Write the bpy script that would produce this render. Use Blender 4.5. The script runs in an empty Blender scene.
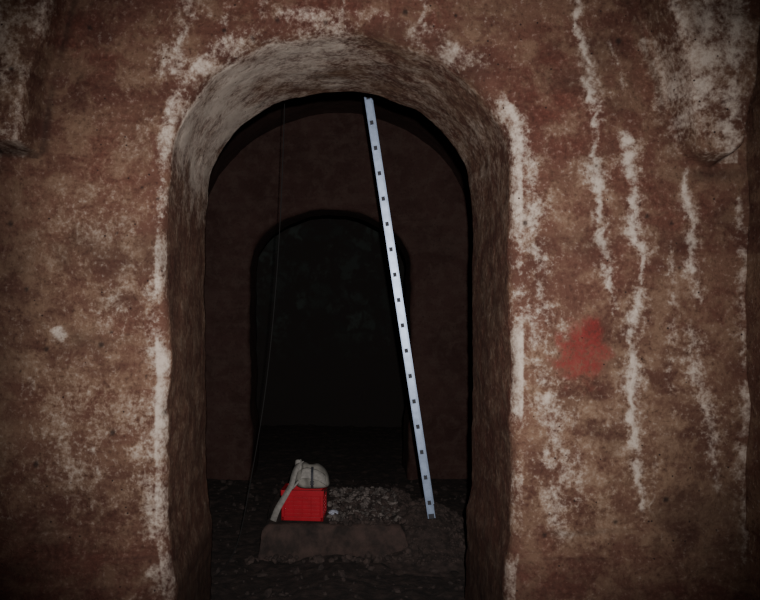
import bpy, bmesh, math, random
import numpy as np
from mathutils import Vector, Matrix
random.seed(4); rng = np.random.default_rng(7)
CAMZ = 2.7

# ---------------------------------------------------------------- noise
def _h(ix, iy, iz, seed):
    n = (ix*374761393 + iy*668265263 + iz*2147483647 + seed*974634777) & 0xFFFFFFFF
    n = ((n ^ (n >> 13)) * 1274126177) & 0xFFFFFFFF
    n = n ^ (n >> 16)
    return (n & 0xFFFFFF) / float(0xFFFFFF)
def vnoise(x, y, z, seed=0):
    x, y, z = np.broadcast_arrays(np.asarray(x, float), np.asarray(y, float), np.asarray(z, float))
    fx, fy, fz = np.floor(x), np.floor(y), np.floor(z)
    ix, iy, iz = fx.astype(np.int64), fy.astype(np.int64), fz.astype(np.int64)
    tx, ty, tz = x-fx, y-fy, z-fz
    tx, ty, tz = [t*t*(3-2*t) for t in (tx, ty, tz)]
    r = 0
    for dx in (0, 1):
        for dy in (0, 1):
            for dz in (0, 1):
                w = (tx if dx else 1-tx)*(ty if dy else 1-ty)*(tz if dz else 1-tz)
                r = r + w*_h(ix+dx, iy+dy, iz+dz, seed)
    return r*2-1
def fbm(x, y, z, sc=1, oct=4, seed=0):
    r = 0; a = 1; tot = 0
    for o in range(oct):
        r = r + a*vnoise(x*sc, y*sc, z*sc, seed+o*17); tot += a
        a *= .5; sc *= 2.03
    return r/tot
def sstep(a, b, v):
    t = np.clip((v-a)/(b-a), 0, 1); return t*t*(3-2*t)

# ---------------------------------------------------------------- materials
def new_mat(name):
    m = bpy.data.materials.new(name); m.use_nodes = True
    nt = m.node_tree; nt.nodes.clear()
    out = nt.nodes.new('ShaderNodeOutputMaterial'); b = nt.nodes.new('ShaderNodeBsdfPrincipled')
    nt.links.new(b.outputs[0], out.inputs[0])
    return m, nt, b
class G:
    def __init__(s, nt): s.nt = nt; s.tc = nt.nodes.new('ShaderNodeTexCoord').outputs['Object']
    def link(s, a, b): s.nt.links.new(a, b)
    def mapped(s, scale):
        n = s.nt.nodes.new('ShaderNodeMapping'); n.inputs['Scale'].default_value = scale
        s.link(s.tc, n.inputs[0]); return n.outputs[0]
    def noise(s, scale, detail=6, rough=.6, vec=None, dist=0):
        n = s.nt.nodes.new('ShaderNodeTexNoise'); n.inputs['Scale'].default_value = scale
        n.inputs['Detail'].default_value = detail; n.inputs['Roughness'].default_value = rough
        n.inputs['Distortion'].default_value = dist
        s.link(vec or s.tc, n.inputs['Vector']); return n.outputs['Fac']
    def vor(s, scale, vec=None):
        n = s.nt.nodes.new('ShaderNodeTexVoronoi'); n.inputs['Scale'].default_value = scale
        s.link(vec or s.tc, n.inputs['Vector']); return n.outputs['Distance']
    def math(s, op, a, b=0.0, clamp=False):
        n = s.nt.nodes.new('ShaderNodeMath'); n.operation = op; n.use_clamp = clamp
        for i, v in enumerate((a, b)):
            if isinstance(v, (int, float)): n.inputs[i].default_value = v
            else: s.link(v, n.inputs[i])
        return n.outputs[0]
    def rng(s, v, a, b, c=0, d=1):
        n = s.nt.nodes.new('ShaderNodeMapRange'); n.interpolation_type = 'SMOOTHSTEP'
        s.link(v, n.inputs[0])
        for i, x in enumerate((a, b, c, d)): n.inputs[i+1].default_value = x
        return n.outputs[0]
    def mix(s, f, a, b, mode='MIX'):
        n = s.nt.nodes.new('ShaderNodeMix'); n.data_type = 'RGBA'; n.blend_type = mode
        if isinstance(f, (int, float)): n.inputs[0].default_value = f
        else: s.link(f, n.inputs[0])
        for i, v in ((6, a), (7, b)):
            if isinstance(v, tuple): n.inputs[i].default_value = (*v, 1)
            else: s.link(v, n.inputs[i])
        return n.outputs[2]
    def attr(s, name):
        n = s.nt.nodes.new('ShaderNodeAttribute'); n.attribute_name = name
        sp = s.nt.nodes.new('ShaderNodeSeparateColor'); s.link(n.outputs['Color'], sp.inputs[0])
        return sp.outputs[0], sp.outputs[1], sp.outputs[2]
    def bump(s, h, b, strength=.5, dist=.02):
        n = s.nt.nodes.new('ShaderNodeBump'); n.inputs['Strength'].default_value = strength
        n.inputs['Distance'].default_value = dist
        s.link(h, n.inputs['Height']); s.link(n.outputs[0], b.inputs['Normal'])

def plaster(name, dark, mid, tan, pale, redc, speck=1.0, masks=True):
    m, nt, b = new_mat(name); g = G(nt)
    big = g.noise(1.3, 5, .6); med = g.noise(6, 8, .68, dist=.3); fine = g.noise(30, 7, .7); mic = g.noise(110, 3, .6)
    band = g.noise(1.0, 6, .62, vec=g.mapped((.8, .8, 6)))
    c = g.mix(g.rng(big, .38, .62), dark, mid)
    c = g.mix(g.math('MULTIPLY', g.rng(med, .44, .64), .6), c, tan)
    c = g.mix(g.math('MULTIPLY', g.rng(band, .48, .64), .35), c, tan)
    c = g.mix(g.math('MULTIPLY', g.rng(fine, .54, .74), .38*speck), c, pale)
    c = g.mix(g.math('MULTIPLY', g.rng(fine, .46, .32), .6), c, tuple(x*.42 for x in dark))
    if masks:
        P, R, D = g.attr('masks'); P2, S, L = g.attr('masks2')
        c = g.mix(g.math('MULTIPLY', R, g.rng(med, .35, .62, 1, .4)), c, g.mix(g.rng(fine, .4, .65), redc, tuple(x*2.0 for x in redc)))
        lf = g.math('ADD', g.math('MULTIPLY', med, .7), g.math('MULTIPLY', fine, .5))
        c = g.mix(g.math('MULTIPLY', L, g.rng(lf, .48, .72, .1, .85)), c, tuple(x*1.1 for x in tan))
        pf = g.math('ADD', g.math('MULTIPLY', med, .9), g.math('MULTIPLY', fine, 1.0))
        pf = g.math('ADD', pf, g.math('MULTIPLY', P, .60))
        pf = g.math('MULTIPLY', g.rng(pf, 1.05, 1.60), g.rng(P, .02, .35))
        c = g.mix(g.math('MULTIPLY', pf, .90), c, pale)
        c = g.mix(g.math('MULTIPLY', S, g.rng(fine, .35, .62, .3, .95)), c, (.165, .014, .015))
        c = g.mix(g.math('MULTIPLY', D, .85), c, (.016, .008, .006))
        c = g.mix(g.math('MULTIPLY', P2, 1.0), c, (.012, .007, .006))
    c = g.mix(g.rng(g.vor(9), .075, .05), c, (.02, .01, .008))
    g.link(c, b.inputs['Base Color'])
    b.inputs['Roughness'].default_value = .85
    b.inputs['Specular IOR Level'].default_value = .25
    h = g.math('ADD', g.math('MULTIPLY', med, 1.1), g.math('ADD', g.math('MULTIPLY', fine, .5), g.math('MULTIPLY', mic, .12)))
    g.bump(h, b, .6, .03)
    return m

M_wall = plaster('stained_plaster', (.056, .022, .0155), (.093, .043, .0295), (.168, .106, .069), (.46, .40, .345), (.060, .0175, .0125))
M_inner = plaster('dark_plaster', (.027, .0115, .0095), (.038, .018, .015), (.052, .032, .026), (.07, .055, .045), (.1, .03, .02), .4, False)  # darker version of the wall plaster for the chambers

def simple(name, col, rough=.6, metal=0, var=.25, nscale=20, bump=.2, bd=.005):
    m, nt, b = new_mat(name); g = G(nt)
    n = g.noise(nscale, 5, .6)
    c = g.mix(g.rng(n, .3, .7), tuple(x*(1-var) for x in col), tuple(min(1, x*(1+var)) for x in col))
    g.link(c, b.inputs['Base Color'])
    b.inputs['Roughness'].default_value = rough; b.inputs['Metallic'].default_value = metal
    if bump: g.bump(n, b, bump, bd)
    return m
M_ground = simple('damp_earth', (.019, .012, .010), .9, 0, .6, 9, .9, .04)
M_loose = simple('muddy_stone', (.024, .016, .014), .9, 0, .5, 12, .6, .02)
M_stone = simple('rubble_stone', (.030, .020, .017), .9, 0, .55, 12, .6, .02)
M_gravel = simple('pale_gravel', (.078, .066, .060), .85, 0, .65, 10, .5, .01)
M_plinth = simple('dusty_masonry', (.027, .016, .013), .9, 0, .65, 6, .9, .04)
M_alu = simple('dull_aluminium', (.27, .34, .47), .40, .45, .16, 10, .05)
M_dark = simple('dark_matte', (.02, .022, .03), .7, 0, .1, 10, 0)
M_red = simple('red_plastic', (.30, .007, .016), .30, 0, .08, 10, 0)
M_bag = simple('grey_canvas', (.150, .145, .130), .9, 0, .30, 9, .3, .006)
M_strap = simple('webbing_strap', (.175, .170, .158), .85, 0, .2, 30, .2, .002)
M_cable = simple('black_cable', (.004, .004, .004), .9, 0, .1, 10, 0)
M_paper = simple('crumpled_paper', (.28, .30, .36), .8, 0, .1, 20, .2)

def ashlar():
    m, nt, b = new_mat('ashlar_blocks'); g = G(nt)
    br = nt.nodes.new('ShaderNodeTexBrick')
    mp = nt.nodes.new('ShaderNodeMapping'); mp.inputs['Rotation'].default_value = (math.radians(90), 0, 0)
    nz = nt.nodes.new('ShaderNodeTexNoise'); nz.inputs['Scale'].default_value = 1.6; g.link(g.tc, nz.inputs['Vector'])
    add = nt.nodes.new('ShaderNodeVectorMath'); add.operation = 'MULTIPLY_ADD'; add.inputs[1].default_value = (.9, .9, .9)
    g.link(nz.outputs['Color'], add.inputs[0]); g.link(g.tc, add.inputs[2])
    g.link(add.outputs[0], mp.inputs[0]); g.link(mp.outputs[0], br.inputs['Vector'])
    br.inputs['Color1'].default_value = (.028, .037, .033, 1); br.inputs['Color2'].default_value = (.013, .014, .013, 1)
    br.inputs['Mortar'].default_value = (.013, .012, .011, 1); br.inputs['Scale'].default_value = 1.0
    br.inputs['Mortar Size'].default_value = .08; br.inputs['Mortar Smooth'].default_value = 1
    br.inputs['Brick Width'].default_value = .48; br.inputs['Row Height'].default_value = .62
    n = g.noise(2.4, 6, .65)
    sep = nt.nodes.new('ShaderNodeSeparateXYZ'); g.link(g.tc, sep.inputs[0])
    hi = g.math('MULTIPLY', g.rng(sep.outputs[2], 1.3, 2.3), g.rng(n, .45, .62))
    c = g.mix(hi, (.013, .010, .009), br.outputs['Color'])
    g.link(c, b.inputs['Base Color']); b.inputs['Roughness'].default_value = .95
    g.bump(n, b, .6, .03)
    return m
M_ashlar = ashlar()

# ---------------------------------------------------------------- mesh utils
def grid_mesh(name, P, mat, masks=None, masks2=None, flip=False):
    R, C = P.shape[:2]
    me = bpy.data.meshes.new(name)
    idx = np.arange(R*C).reshape(R, C)
    q = np.stack([idx[:-1, :-1], idx[:-1, 1:], idx[1:, 1:], idx[1:, :-1]], -1).reshape(-1, 4)
    if flip: q = q[:, ::-1]
    me.vertices.add(R*C); me.vertices.foreach_set('co', P.reshape(-1).astype(np.float32))
    me.loops.add(q.size); me.loops.foreach_set('vertex_index', q.reshape(-1).astype(np.int32))
    me.polygons.add(len(q)); me.polygons.foreach_set('loop_start', (np.arange(len(q))*4).astype(np.int32))
    me.update(calc_edges=True); me.validate()
    me.polygons.foreach_set('use_smooth', np.ones(len(me.polygons), bool))
    for nm, mk in (('masks', masks), ('masks2', masks2)):
        if mk is not None:
            a = me.attributes.new(nm, 'FLOAT_COLOR', 'POINT')
            col = np.ones((R*C, 4), np.float32); col[:, :3] = mk.reshape(-1, 3)
            a.data.foreach_set('color', col.reshape(-1))
    me.materials.append(mat)
    ob = bpy.data.objects.new(name, me); bpy.context.collection.objects.link(ob)
    return ob

def arch_wall(name, yf, yb, cx, a, zs, zc, half, top, mat, nj=230, na=480, nr=44, nw=125, nb=12,
              rj=.07, rc=.14, amp=.03, painter=None, relief=None):
    zj = np.linspace(-.1, zs, nj, endpoint=False)
    th = np.linspace(math.pi, 0, na)
    px = np.concatenate([np.full(nj, -a), a*np.cos(th), np.full(nj, a)])
    pz = np.concatenate([zj, zs+(zc-zs)*np.sin(th), zj[::-1]])
    nx = np.concatenate([np.full(nj, -1.), np.cos(th), np.full(nj, 1.)])
    nz = np.concatenate([np.zeros(nj), np.sin(th), np.zeros(nj)])
    up = np.clip(nz, 0, 1)
    foot = sstep(1.15, .65, pz)*.05
    px = px - nx*foot
    bx = np.where(up <= 0, cx*0+nx*half, 0); bz = pz.copy()
    cth, sth = np.cos(th), np.sin(th)
    tt = np.minimum(half/np.maximum(np.abs(cth), 1e-6), (top-zs)/np.maximum(sth, 1e-6))
    bx[nj:nj+na] = cth*tt; bz[nj:nj+na] = zs+sth*tt
    px = px+cx
    r = rj+(rc-rj)*up
    rows = []; wy = []; wn = []
    def add(x, z, y, a_, b_): rows.append(np.stack([x, np.broadcast_to(y, x.shape), z], -1)); wy.append(a_); wn.append(b_)
    for i in range(nb):
        u = 1-i/nb
        add(px+(bx-px)*u, pz+(bz-pz)*u, yb, -1, 0)
    for i in range(nr):
        t = i/nr
        add(px, pz, yb+(yf+r-yb)*t, 0, 1)
    K = 9
    for i in range(K):
        al = i/K*math.pi/2
        o = r*(1-math.cos(al)); add(px+nx*o, pz+nz*o, yf+r-r*math.sin(al), math.sin(al), math.cos(al))
    ex, ez = px+nx*r, pz+nz*r
    for i in range(nw+1):
        u = i/nw
        add(ex+(bx-ex)*u, ez+(bz-ez)*u, yf, 1, 0)
    P = np.stack(rows, 0)
    wy = np.array(wy)[:, None]; wn = np.array(wn)[:, None]
    X, Y, Z = P[..., 0], P[..., 1], P[..., 2]
    d = fbm(X, Y, Z, 1.3, 3, 3)*amp*1.3+fbm(X, Y, Z, 6, 4, 9)*amp*.55
    dr = fbm(X, Y, Z, 1.3, 3, 3)*amp*.8+fbm(X, Y, Z, 6, 4, 9)*amp*.30
    lip = fbm(X, Y*0, Z, 3.5, 4, 31)*amp*.6
    face = -np.maximum(wy, 0)*d
    rel = relief(X, Z)*np.maximum(wy, 0)*(wn < .2) if relief else 0
    P = P.copy()
    P[..., 1] += face - rel
    P[..., 0] += nx*(dr+lip)*wn; P[..., 2] += nz*(dr+lip)*wn
    mk = mk2 = None
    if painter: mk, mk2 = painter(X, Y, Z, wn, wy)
    return grid_mesh(name, P, mat, mk, mk2, flip=True)

# ---------------------------------------------------------------- near wall: stain and painted shading map in wall metres
K = 141.0
def S(u, v): return ((u-338)/K, CAMZ+(305-v)/K)
drips = [
    ([(578, -40), (582, 30), (592, 100), (598, 190), (606, 260), (612, 310)], .070, .85),
    ([(628, 135), (636, 200), (641, 260), (634, 320), (632, 420), (643, 515)], .075, .82),
    ([(688, 170), (693, 240), (697, 300)], .065, .78),
    ([(694, 330), (702, 385), (712, 430), (718, 490)], .12, .60),
    ([(516, 110), (530, 180), (540, 260), (548, 330)], .16, .60),
    ([(530, 300), (545, 380), (560, 440), (556, 540)], .26, .54),
    ([(742, 200), (744, 300), (748, 420), (745, 560)], .09, .55),
    ([(188, -20), (184, 30), (178, 80)], .13, .62),
    ([(150, 290), (156, 380), (150, 500), (158, 600)], .20, .52),
    ([(172, 90), (163, 170), (158, 260), (156, 300)], .10, .50),
    ([(232, 0), (226, 40)], .07, .5), ([(268, -20), (262, 25)], .07, .5), ([(640, 20), (648, 60)], .06, .4),
    ([(345, -20), (340, 12)], .025, .6), ([(428, -20), (429, 30)], .03, .55), ([(92, 450), (100, 480)], .05, .75),
    ([(655, 460), (650, 520)], .05, .4), ([(612, 40), (622, 90)], .06, .45), ([(670, 240), (676, 420)], .05, .40),
    ([(518, 250), (520, 330), (524, 420)], .07, .52), ([(30, 380), (34, 440)], .07, .45), ([(576, 400), (580, 520)], .08, .42),
    ([(685, -20), (690, 60), (684, 120)], .13, .88), ([(718, -10), (714, 60), (716, 150)], .11, .84), ([(652, -20), (668, 60), (678, 140)], .07, .74)]
blobs = [
    (58, 335, 8, 9, .9), (690, 60, 45, 90, .56), (12, 60, 30, 70, .46), (560, 360, 26, 90, .36), (460, 55, 60, 16, .33),
    (420, 30, 40, 12, .30), (150, 440, 44, 90, .38), (715, 150, 12, 12, .8), (700, 20, 30, 40, .5), (290, 8, 40, 12, .30),
    (95, 230, 80, 80, .28), (80, 440, 90, 120, .30), (600, 500, 90, 60, .2), (700, 400, 40, 40, .26), (522, 200, 20, 90, .42),
    (170, 60, 20, 30, .42), (240, 40, 30, 20, .30), (130, 120, 50, 60, .24), (620, 420, 80, 80, .2), (560, 160, 60, 100, .18), (120, 310, 40, 60, .32)]
tans = [(90, 250, 110, 150, .65), (70, 400, 120, 90, .8), (560, 430, 90, 130, .85), (110, 520, 100, 50, .4), (640, 480, 110, 90, .95),
    (690, 60, 50, 110, .9), (10, 60, 45, 80, .9), (590, 60, 60, 100, .25), (680, 400, 60, 80, .75), (140, 470, 50, 100, .65), (600, 300, 120, 140, .45)]
reds = [(80, 40, 90, 50, .8), (120, 150, 70, 60, .65), (560, 100, 60, 110, .75), (640, 80, 60, 80, .75), (20, 560, 120, 60, 1.), (90, 400, 60, 18, .5),
    (520, 575, 90, 50, .8), (660, 200, 70, 100, .65), (330, -10, 190, 45, .85), (30, 220, 60, 60, .6), (610, 250, 60, 70, .45), (720, 300, 50, 60, .35),
    (450, 30, 60, 40, .7), (30, 480, 50, 20, .5), (110, 330, 60, 12, .4), (120, 590, 60, 30, .7), (700, 600, 120, 30, .6)]
darks = [(0, 550, 100, 95, .85), (180, 600, 45, 40, .65), (745, 570, 80, 90, .7), (505, 590, 40, 60, .5), (756, 80, 10, 110, .7),  # dark patches, with springer shade and corner light falloff painted in
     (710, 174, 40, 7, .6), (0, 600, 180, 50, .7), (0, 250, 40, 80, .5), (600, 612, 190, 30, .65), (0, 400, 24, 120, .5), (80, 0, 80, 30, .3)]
LEX = [3.70, 3.79, 4.15, 4.45, 4.86, 5.6]; LEV = [-2.24, -2.12, -2.08, -2.01, -1.89, -1.5]
REX = [3.66, 3.76, 4.0, 4.35, 4.86, 5.6]; REV = [2.60, 2.43, 2.37, 2.29, 2.10, 1.66]
def acc(L, X, Z):
    r = np.zeros_like(X)
    for u, v, ru, rv, a in L:
        x0, z0 = S(u, v)
        r = np.maximum(r, a*np.exp(-(((X-x0)/(ru/K))**2+((Z-z0)/(rv/K))**2)))
    return r
def painter(X, Y, Z, wn, wy):
    n1 = fbm(X, Y, Z, 3, 4, 50); n2 = fbm(X, Y, Z, 11, 3, 60); n3 = fbm(X, Y, Z, 22, 2, 65)
    Xw = X+n1*.10; Zw = Z+n2*.06
    pale = acc(blobs, Xw, Zw)
    for pts, w, st in drips:
        q = sorted([S(u, v)[::-1] for u, v in pts])
        zz = [p[0] for p in q]; xx = [p[1] for p in q]
        xc = np.interp(Z, zz, xx)+fbm(Z, Z*0, Z*0, 4, 3, int(w*1e4))*.035
        ww = w*(1+1.0*fbm(Z, Z*0+3, Z*0, 5, 4, int(w*3e4+st*100)))*.62
        e = sstep(zz[0]-.15, zz[0]+.10, Z)*sstep(zz[-1]+.15, zz[-1]-.05, Z)
        core = st*np.exp(-np.abs((X-xc+n2*.05+n3*.02)/ww)**1.4)*np.clip(.95+n2*1.2, 0, 1.1)
        halo = st*.42*np.exp(-((X-xc+n2*.05)/(ww*2.6))**2)
        pale = np.maximum(pale, np.maximum(core, halo)*e)
    face = np.clip(wy, 0, 1)*(wn < .95)
    rim = (wn > .02)*(wn < .98)*.40
    pale = pale*face+rim*np.clip(.7+n1*1.6, 0, 1.3)
    led = np.interp(Z, LEX, LEV)-X; ln = np.where(Z > 3.74, led, -1)
    pale = np.maximum(pale, face*.36*sstep(.0, .06, ln)*np.clip(.8+n1, 0, 1.2))
    # pale lip painted on the springer's arris, standing in for edge light
    pale = np.maximum(pale, face*.5*np.exp(-((led-.06)/.04)**2)*(Z > 3.78)*np.clip(.9+n1*1.4, 0, 1.2))
    red0 = X-np.interp(Z, REX, REV); rn = np.where((Z > 3.70) & (X < 2.84), red0, -1)
    pale = np.maximum(pale, face*.50*sstep(.0, .08, rn)*np.clip(.8+n1*1.3, 0, 1.3))
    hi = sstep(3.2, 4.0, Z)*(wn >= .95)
    pale = pale+hi*(.50*sstep(.9, -.9, X)+.18)*np.clip(.8+n1*1.4, 0, 1.5)  # reveal and left soffit painted paler to offset grazing light
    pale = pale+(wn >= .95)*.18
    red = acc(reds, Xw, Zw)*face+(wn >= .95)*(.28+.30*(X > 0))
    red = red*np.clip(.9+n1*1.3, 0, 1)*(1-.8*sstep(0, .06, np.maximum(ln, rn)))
    tan = acc(tans, Xw, Zw)*face*np.clip(.9+n1*1.5, 0, 1)+hi*.5+(wn >= .95)*.30  # last two terms lighten the reveal's colour against grazing light
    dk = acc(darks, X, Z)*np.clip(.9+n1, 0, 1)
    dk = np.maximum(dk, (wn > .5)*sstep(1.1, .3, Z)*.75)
    dk = np.maximum(dk, face*.75*np.exp(-((led+.03)/.035)**2)*(Z > 3.74)*np.clip(.9+n1*1.3, 0, 1))  # dark line painted beside the left springer as its edge shade
    dk = np.maximum(dk, face*.75*np.exp(-((Z-3.765)/.03)**2)*(led > -.02)*np.clip(.95+n1, 0, 1))  # underside shade of the left springer, painted as a dark line
    dk = np.maximum(dk, face*.45*np.exp(-((red0+.04)/.04)**2)*(Z > 3.72)*np.clip(.6+n1*1.5, 0, 1))  # painted edge shade of the right springer
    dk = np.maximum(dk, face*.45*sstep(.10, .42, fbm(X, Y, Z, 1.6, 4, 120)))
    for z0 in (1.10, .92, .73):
        dk = np.maximum(dk, .5*np.exp(-((Z-z0+n1*.03)/.018)**2)*np.clip(.5+n1*2, 0, 1)*(wy > .5))  # ledge shading painted as dark lines, since frontal light hides the relief
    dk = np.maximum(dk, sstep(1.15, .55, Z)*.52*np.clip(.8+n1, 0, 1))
    x0, z0 = S(583, 350)
    dx, dz = X-x0, Z-z0
    dd = np.sqrt((dx/.18)**2+((dz-.35*dx)/.22)**2)+n2*.9+n1*.7
    spot = sstep(1.35, .45, dd)*face*.85
    pale = pale*(1-spot*.7)
    soot = np.zeros_like(X)
    for k in range(60):
        x, z = rng.uniform(-2.4, 2.8), rng.uniform(.7, 4.8)
        rr = rng.uniform(.008, .022)
        soot = np.maximum(soot, sstep(rr*1.4, rr*.6, np.hypot(X-x, Z-z))*.8)
    return (np.stack([np.clip(pale, 0, 1), np.clip(red, 0, 1), np.clip(dk, 0, 1)], -1),
            np.stack([soot*face, spot, np.clip(tan, 0, 1)], -1))
def relief(X, Z):
    n = fbm(X, X*0, Z, 4, 3, 77)*.015
    L = sstep(0, .05, np.interp(Z, LEX, LEV)-X+n)*sstep(3.77, 3.83, Z+n)
    Rr = sstep(0, .08, X-np.interp(Z, REX, REV)+n)*sstep(0, .05, np.interp(Z, [3.68, 3.8, 4.2, 6], [2.66, 2.80, 2.86, 2.95])-X+n)*sstep(3.66, 3.76, Z+n)
    out = L*.26+Rr*(.22+.08*sstep(3.7, 4.6, Z))
    led = .035*sstep(1.12, 1.08, Z+n*1.5)+.035*sstep(.93, .90, Z+n)+.03*sstep(.74, .71, Z+n)
    out = out+led*sstep(1.25, 1.5, np.abs(X))
    return out
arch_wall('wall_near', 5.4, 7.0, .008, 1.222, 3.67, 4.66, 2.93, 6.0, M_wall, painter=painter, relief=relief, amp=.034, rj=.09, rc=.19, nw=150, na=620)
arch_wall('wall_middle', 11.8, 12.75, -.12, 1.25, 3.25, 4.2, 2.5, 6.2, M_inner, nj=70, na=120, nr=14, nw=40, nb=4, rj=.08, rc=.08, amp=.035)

def surf(name, f, n, m, mat, amp, flip=False, masked=False):
    u, v = np.meshgrid(np.linspace(0, 1, n), np.linspace(0, 1, m), indexing='ij')
    P, N = f(u, v)
    d = fbm(P[..., 0], P[..., 1], P[..., 2], 1.5, 5, 5)*amp
    P = P+N*d[..., None]
    mk = mk2 = None
    if masked:
        mk = np.zeros(P.shape); mk2 = np.zeros(P.shape)
    return grid_mesh(name, P, mat, mk, mk2, flip)
def vault(y0, y1, a, zs, zc):
    def f(u, v):
        t = u*3; x = np.where(t < 1, -a, np.where(t > 2, a, -a*np.cos((t-1)*math.pi)))
        z = np.where(t < 1, -.1+(zs+.1)*t, np.where(t > 2, zs-(zs+.1)*(t-2), zs+(zc-zs)*np.sin(np.clip(t-1, 0, 1)*math.pi)))
        nx = np.where(t < 1, 1, np.where(t > 2, -1, np.cos((t-1)*math.pi)))
        nz = np.where((t < 1) | (t > 2), 0, -np.sin((t-1)*math.pi))
        y = y0+(y1-y0)*v
        return np.stack([x, y, z], -1), np.stack([nx, y*0, nz], -1)
    return f
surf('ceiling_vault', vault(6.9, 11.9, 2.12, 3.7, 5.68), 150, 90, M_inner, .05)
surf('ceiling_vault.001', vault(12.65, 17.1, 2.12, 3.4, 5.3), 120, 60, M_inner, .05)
def plane(o, a, b):
    o, a, b = map(np.array, (o, a, b)); N = np.cross(a, b); N = N/np.linalg.norm(N)
    def f(u, v):
        return o+u[..., None]*a+v[..., None]*b, np.broadcast_to(N, u.shape+(3,))
    return f
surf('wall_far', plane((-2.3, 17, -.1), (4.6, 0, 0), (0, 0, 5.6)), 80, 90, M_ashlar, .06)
surf('wall_right', plane((2.9, -1.5, -.1), (0, 7.0, 0), (0, 0, 6.1)), 200, 200, M_wall, .05, masked=True)
surf('wall_left', plane((-2.93, -1.5, -.1), (0, 7.0, 0), (0, 0, 6.1)), 100, 100, M_wall, .05, masked=True)
surf('wall_back', plane((-2.95, -1.5, -.1), (5.9, 0, 0), (0, 0, 6.1)), 60, 60, M_wall, .05, masked=True)
surf('ceiling', plane((-2.95, -1.5, 5.95), (5.9, 0, 0), (0, 7.0, 0)), 60, 60, M_wall, .05, masked=True)

# ---------------------------------------------------------------- floor
def floor_z(x, y):
    x = np.asarray(x, float); y = np.asarray(y, float)
    return fbm(x, y, x*0, 1.2, 3, 21)*.05+fbm(x, y, x*0, 7, 4, 22)*.035
fx, fy = np.meshgrid(np.linspace(-3, 3, 240), np.linspace(-1.6, 17.2, 560), indexing='ij')
grid_mesh('floor', np.stack([fx, fy, floor_z(fx, fy)], -1), M_ground)

def stones(name, pts, mats, seedv=0):
    bm = bmesh.new(); r = random.Random(seedv)
    for (x, y, z, s, mi) in pts:
        M = Matrix.Translation((x, y, z)) @ Matrix.Rotation(r.uniform(0, 6.3), 4, Vector((r.uniform(-1, 1), r.uniform(-1, 1), r.uniform(-1, 1))).normalized()) @ Matrix.Diagonal((s*r.uniform(.8, 1.4), s*r.uniform(.6, 1.1), s*r.uniform(.45, .8), 1))
        res = bmesh.ops.create_icosphere(bm, subdivisions=1 if s < .04 else 2, radius=1, matrix=M)
        c = Vector((x, y, z))
        for v in res['verts']:
            v.co = c+(v.co-c)*r.uniform(.78, 1.15)
        fs = {f for v in res['verts'] for f in v.link_faces}
        for f in fs: f.material_index = mi
    me = bpy.data.meshes.new(name); bm.to_mesh(me); bm.free()
    for m in mats: me.materials.append(m)
    ob = bpy.data.objects.new(name, me); bpy.context.collection.objects.link(ob); return ob

# ---------------------------------------------------------------- masonry plinth with its heap of rubble
heap = bpy.data.objects.new('rubble_covered_plinth', None); bpy.context.collection.objects.link(heap)
n, m = 150, 140
u, v = np.meshgrid(np.linspace(-1, 1, n), np.linspace(-1, 1, m), indexing='ij')
r_ = np.maximum(np.abs(u), np.abs(v))
k = .80
tx = np.clip(u/k, -1, 1); ty = np.clip(v/k, -1, 1)
down = sstep(k-.06, 1, r_)
PX = -.04+.76*tx+(u-k*tx)*.7; PY = 9.02+.84*ty+(v-k*ty)*.7
PZ = .345-down*.50
nn = fbm(PX, PY, PZ, 5, 4, 40)
PX = PX+fbm(PX, PY, PZ, 3, 5, 41)*.16*down**.5; PY = PY+fbm(PX, PY, PZ, 3, 5, 42)*.16*down**.5; PZ = PZ+nn*.026-.014
grid_mesh('plinth', np.stack([PX, PY, PZ], -1), M_plinth).parent = heap
mx, my = np.meshgrid(np.linspace(-.15, 2.0, 130), np.linspace(7.6, 10.3, 130), indexing='ij')
def mound(x, y):
    h = .43*np.exp(-(((x-.50)/.55)**4+((y-9.15)/.72)**4))
    h = np.maximum(h, .44*np.exp(-(((x-1.0)/.52)**2+((y-8.85)/.80)**2)))
    return h+fbm(x, y, x*0, 6, 4, 90)*.03-.045
grid_mesh('mound', np.stack([mx, my, mound(mx, my)], -1), M_stone).parent = heap
pts = []
for i in range(3000):
    x, y = random.uniform(-.12, 1.8), random.uniform(7.8, 9.95)
    h = float(mound(x, y))
    on = (-.1 < x < .74 and 8.2 < y < 9.8)
    if h < .03 and not on: continue
    if y < 8.62 and .9 < x < 1.2: s = random.uniform(.008, .018)
    else: s = random.choice([.008, .012, .016, .024, .04])*random.uniform(.7, 1.2)
    pale = 1 if (x < .70 and y > 8.3 and random.random() < .65) else 0
    pts.append((x, y, max(h, .338 if on else h)+s*.1, s, pale))
for i in range(60):
    x = random.uniform(-.95, .8); s = random.choice([.02, .03, .045])*random.uniform(.7, 1.2)
    pts.append((x, 8.0+random.uniform(-.1, .06), .02+s*.3, s, 0))
stones('rubble', pts, [M_stone, M_gravel], 3).parent = heap
pts = []
for i in range(900):
    x, y = random.uniform(-1.9, 1.9), random.uniform(6.0, 11.6)
    if -1.05 < x < 1.9 and 7.85 < y < 10.3: continue
    if abs(x) > 1.1 and y < 7.2: continue
    s = random.choice([.010, .014, .02, .03, .05])*random.uniform(.6, 1.2)
    pts.append((x, y, float(floor_z(x, y))+s*.1, s, 0))
stones('loose_stones', pts, [M_loose], 5)

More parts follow.
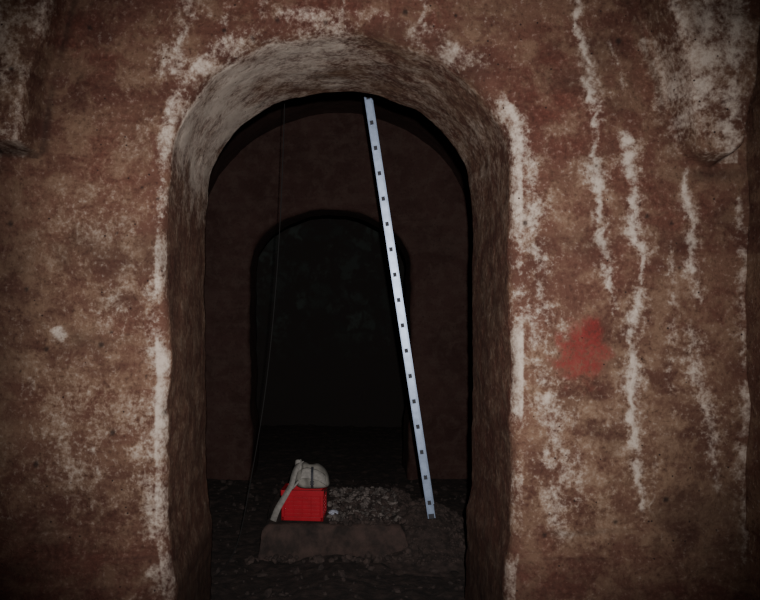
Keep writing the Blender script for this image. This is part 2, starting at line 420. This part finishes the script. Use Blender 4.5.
# ---------------------------------------------------------------- generic builders
def bm_box(bm, c, s, rot=None, mi=0):
    M = Matrix.Translation(c) @ (rot or Matrix.Identity(4)) @ Matrix.Diagonal((*s, 1))
    r = bmesh.ops.create_cube(bm, size=1, matrix=M)
    for f in {f for v in r['verts'] for f in v.link_faces}: f.material_index = mi
def bm_cyl(bm, p0, p1, rad, seg=16, mi=0):
    p0, p1 = Vector(p0), Vector(p1); d = p1-p0
    M = Matrix.Translation((p0+p1)/2) @ d.to_track_quat('Z', 'Y').to_matrix().to_4x4()
    r = bmesh.ops.create_cone(bm, cap_ends=True, segments=seg, radius1=rad, radius2=rad, depth=d.length, matrix=M)
    for f in {f for v in r['verts'] for f in v.link_faces}: f.material_index = mi
def finish(bm, name, mats, bevel=0, smooth=False, parent=None):
    me = bpy.data.meshes.new(name); bm.to_mesh(me); bm.free()
    for m in mats: me.materials.append(m)
    if smooth: me.polygons.foreach_set('use_smooth', [True]*len(me.polygons))
    ob = bpy.data.objects.new(name, me); bpy.context.collection.objects.link(ob)
    if bevel:
        b = ob.modifiers.new('bevel', 'BEVEL'); b.width = bevel; b.segments = 2; b.limit_method = 'ANGLE'
    if parent: ob.parent = parent
    return ob
def ribbon(name, pts, width, thick, mat, wdir, parent=None, sub=10):
    P = [Vector(p) for p in pts]; Q = []
    for i in range(len(P)-1):
        p0 = P[max(i-1, 0)]; p1 = P[i]; p2 = P[i+1]; p3 = P[min(i+2, len(P)-1)]
        for s in range(sub):
            t = s/sub
            Q.append(.5*((2*p1)+(p2-p0)*t+(2*p0-5*p1+4*p2-p3)*t*t+(3*p1-p0-3*p2+p3)*t**3))
    Q.append(P[-1]); bm = bmesh.new(); rings = []
    for i, q in enumerate(Q):
        T = (Q[min(i+1, len(Q)-1)]-Q[max(i-1, 0)]).normalized()
        w = Vector(wdir); w = (w-T*w.dot(T)).normalized(); nrm = T.cross(w)
        rings.append([bm.verts.new(q+w*a*width/2+nrm*b*thick/2) for a, b in ((-1, -1), (1, -1), (1, 1), (-1, 1))])
    for a, b in zip(rings, rings[1:]):
        for k in range(4): bm.faces.new((a[k], a[(k+1) % 4], b[(k+1) % 4], b[k]))
    bm.faces.new(rings[0][::-1]); bm.faces.new(rings[-1])
    bmesh.ops.recalc_face_normals(bm, faces=bm.faces)
    return finish(bm, name, [mat], 0, True, parent)

# ---------------------------------------------------------------- ladder
lad = bpy.data.objects.new('aluminium_ladder', None); bpy.context.collection.objects.link(lad)
foot = Vector((1.045, 8.5, .375)); topv = Vector((.345, 8.5, 4.99))
L = (topv-foot).normalized()
W = Vector((.108, .994, 0)); W = (W-L*W.dot(L)).normalized()
D = W.cross(L).normalized()
R3 = Matrix((D, W, L)).transposed().to_4x4()
length = (5.60-foot.z)/L.z
half_w = .19
for sgn, nm in ((-1, 'stile_1'), (1, 'stile_2')):
    bm = bmesh.new()
    c = foot+W*sgn*half_w+L*length/2
    bm_box(bm, c, (.072, .006, length), R3)
    for e in (-1, 1):
        bm_box(bm, c+D*e*.036+W*sgn*.009, (.010, .026, length), R3)
    bm_box(bm, foot+W*sgn*half_w+L*.02, (.082, .036, .05), R3, 1)
    finish(bm, nm, [M_alu, M_dark], .0015, False, lad)
bm = bmesh.new(); k = 0.17
while k < length-.1:
    p = foot+L*k
    bm_cyl(bm, p-W*(half_w+.004), p+W*(half_w+.004), .017, 16, 0)
    for s in (-1, 1):
        bm_cyl(bm, p+W*s*(half_w+.004), p+W*s*(half_w+.009), .025, 16, 0)
        bm_box(bm, p+W*s*(half_w+.010), (.038, .004, .046), R3, 1)  # dark plates over the rung ends, standing in for their shaded hollows
    k += .28
finish(bm, 'rungs', [M_alu, M_dark], 0, False, lad)

# ---------------------------------------------------------------- red crate
crate = bpy.data.objects.new('red_plastic_crate', None); bpy.context.collection.objects.link(crate)
CX, CY, CZ = -.372, 8.42, .354; w, d, h = .455, .32, .33
bm = bmesh.new()
bm_box(bm, (0, 0, .012), (w-.02, d-.02, .016))
for s in (-1, 1):
    bm_box(bm, (0, s*(d/2-.016), h/2), (w-.03, .005, h-.03))
    bm_box(bm, (s*(w/2-.016), 0, h/2), (.005, d-.03, h-.03))
for sx in (-1, 1):
    for sy in (-1, 1):
        bm_box(bm, (sx*(w/2-.014), sy*(d/2-.012), h/2), (.030, .026, h))
for z, t in ((.02, .04), (h-.030, .060)):
    for s in (-1, 1):
        bm_box(bm, (0, s*(d/2-.006), z), (w, .014 if t < .045 else .028, t))
        bm_box(bm, (s*(w/2-.006), 0, z), (.014 if t < .045 else .028, d, t))
for j in range(5):
    z = .062+j*.043
    for s in (-1, 1):
        bm_box(bm, (0, s*(d/2-.010), z), (w-.03, .009, .031))
        bm_box(bm, (s*(w/2-.010), 0, z), (.009, d-.03, .031))
for i in range(5):
    x = -w/2+.035+i*(w-.07)/4
    for s in (-1, 1): bm_box(bm, (x, s*(d/2-.008), h/2), (.011, .013, h-.04))
for i in range(4):
    y = -d/2+.03+i*(d-.06)/3
    for s in (-1, 1): bm_box(bm, (s*(w/2-.008), y, h/2), (.013, .011, h-.04))
for s in (-1, 1):
    bm_box(bm, (0, s*(d/2+.006), h-.085), (.12, .012, .014))
ob = finish(bm, 'basket', [M_red], .002, False, crate)
crate.location = (CX, CY, CZ); crate.rotation_euler = (0, 0, math.radians(-6))

# ---------------------------------------------------------------- canvas bag lying on the crate
bag = bpy.data.objects.new('canvas_shoulder_bag', None); bpy.context.collection.objects.link(bag)
BX, BY, BZ = -.300, 8.40, CZ+h+.002
n, m = 110, 80
uu, vv = np.meshgrid(np.linspace(0, 2*math.pi, n), np.linspace(0, math.pi, m), indexing='ij')
sp = lambda c, e: np.sign(c)*np.abs(c)**e
x = sp(np.cos(uu), .6)*sp(np.sin(vv), .45); y = sp(np.sin(uu), .7)*sp(np.sin(vv), .6); z = -sp(np.cos(vv), .7)
zz = (z+1)/2
hx = .245+.03*np.exp(-((x+.45)/.35)**2)-.06*sstep(.2, 1, x)
X = x*(.205-.045*zz)+.02; Yb = y*(.140-.060*zz); Zb = zz*hx
fold = .013*np.sin((X+.12)*42+(Zb-.3)*18+fbm(X, Yb, Zb, 5, 2, 8)*2.5)*sstep(0, .4, zz)+fbm(X, Yb, Zb, 6, 2, 70)*.018
X = X+x*fold*.6; Yb = Yb+y*fold*1.6; Zb = np.maximum(Zb+fold*zz*.8, 0)
ob = grid_mesh('body', np.stack([X, Yb, Zb], -1), M_bag, flip=False); ob.parent = bag
fu, fv = np.meshgrid(np.linspace(-1, 1, 40), np.linspace(0, 1, 30), indexing='ij')
FX = fu*(.125+.02*fv)+.035; FZ = .225-.10*fv-.035*np.abs(fu)**3-.035*fu; FY = -(.090+.068*np.sqrt(fv))-.010+.010*np.sin(fu*7)*fv
ob = grid_mesh('flap', np.stack([FX, FY, FZ], -1), M_strap); ob.parent = bag
so = ob.modifiers.new('solid', 'SOLIDIFY'); so.thickness = .009
NX, NZ = np.meshgrid(np.linspace(0, 2*math.pi, 24), np.linspace(0, 1, 16), indexing='ij')
rad = .050-.022*NZ+.008*np.sin(NX*5)
ob = grid_mesh('neck', np.stack([-.12+np.cos(NX)*rad-.02*NZ, np.sin(NX)*rad*.8, .17+NZ*.125+np.cos(NX)*.012], -1), M_strap); ob.parent = bag
bm = bmesh.new(); bmesh.ops.create_icosphere(bm, subdivisions=2, radius=.032, matrix=Matrix.Translation((-.14, 0, .29)) @ Matrix.Diagonal((1, .8, .55, 1)))
finish(bm, 'neck_cap', [M_strap], 0, True, bag)
bm = bmesh.new()
bm_box(bm, (.02, -.182, .105), (.045, .008, .006)); bm_box(bm, (.02, -.182, .075), (.045, .008, .006))
bm_box(bm, (0, -.182, .09), (.006, .008, .034)); bm_box(bm, (.04, -.182, .09), (.006, .008, .034))
finish(bm, 'buckle', [M_dark], .001, False, bag)
ribbon('closing_strap', [(.02, -.090, .245), (.02, -.160, .20), (.02, -.184, .13), (.02, -.178, .06), (.022, -.160, .035)], .026, .004, M_dark, (1, 0, 0), bag)
ribbon('shoulder_strap', [(-.10, .0, .285), (-.14, -.06, .255), (-.175, -.13, .18), (-.205, -.20, .07), (-.275, -.235, -.05), (-.345, -.235, -.17), (-.385, -.21, -.27), (-.40, -.19, -.318)],
       .066, .006, M_strap, (.9, -.3, .25), bag)
ribbon('strap_loop', [(-.13, .02, .265), (-.165, -.02, .21), (-.20, -.08, .12), (-.225, -.12, .03), (-.20, -.13, .02), (-.13, -.12, .10)], .035, .005, M_strap, (.8, -.5, .2), bag)
bag.location = (BX, BY, BZ)

bm = bmesh.new(); bmesh.ops.create_icosphere(bm, subdivisions=3, radius=.045)
for v in bm.verts:
    c = v.co; k = 1+.45*random.uniform(-1, 1)*.5; v.co = Vector((c.x*1.1*k, c.y*k, c.z*.6*k))
ob = finish(bm, 'crumpled_paper', [M_paper]); ob.location = (-.05, 8.52, .375)

# ---------------------------------------------------------------- hanging cable
cu = bpy.data.curves.new('hanging_cable', 'CURVE'); cu.dimensions = '3D'; cu.bevel_depth = .0045; cu.bevel_resolution = 3
spn = cu.splines.new('NURBS'); cp = [(-.55, 8, 5.62), (-.555, 8, 5.0), (-.58, 8, 4.2), (-.62, 8, 3.3), (-.70, 8, 2.3), (-.80, 8, 1.5), (-.93, 8, .8), (-1.04, 7.9, .12), (-1.15, 7.7, .04), (-1.2, 7.5, .03)]
spn.points.add(len(cp)-1)
for p, c in zip(spn.points, cp): p.co = (*c, 1)
spn.use_endpoint_u = True; spn.order_u = 4
ob = bpy.data.objects.new('hanging_cable', cu); bpy.context.collection.objects.link(ob); cu.materials.append(M_cable)

# ---------------------------------------------------------------- light (camera-side flash lamp) + world
ld = bpy.data.lights.new('flash_lamp', 'SPOT'); ld.energy = 2250; ld.spot_size = math.radians(71); ld.spot_blend = 1.0
ld.shadow_soft_size = .03; ld.color = (1, .94, .91)
lo = bpy.data.objects.new('flash_lamp', ld); lo.location = (.10, -.05, CAMZ+.20)
bpy.context.collection.objects.link(lo)
lo.rotation_euler = (Vector((.22, 5.4, CAMZ+.08))-lo.location).to_track_quat('-Z', 'Y').to_euler()
wd = bpy.data.worlds.new('World'); bpy.context.scene.world = wd; wd.use_nodes = True
wd.node_tree.nodes['Background'].inputs[0].default_value = (.02, .02, .022, 1); wd.node_tree.nodes['Background'].inputs[1].default_value = .3

# ---------------------------------------------------------------- camera
cd = bpy.data.cameras.new('camera'); cd.sensor_width = 36; cd.lens = 36; cd.shift_x = 42/760; cd.shift_y = 5/760
co = bpy.data.objects.new('camera', cd); co.location = (0, 0, CAMZ); co.rotation_euler = (math.radians(90), 0, 0)
bpy.context.collection.objects.link(co); bpy.context.scene.camera = co
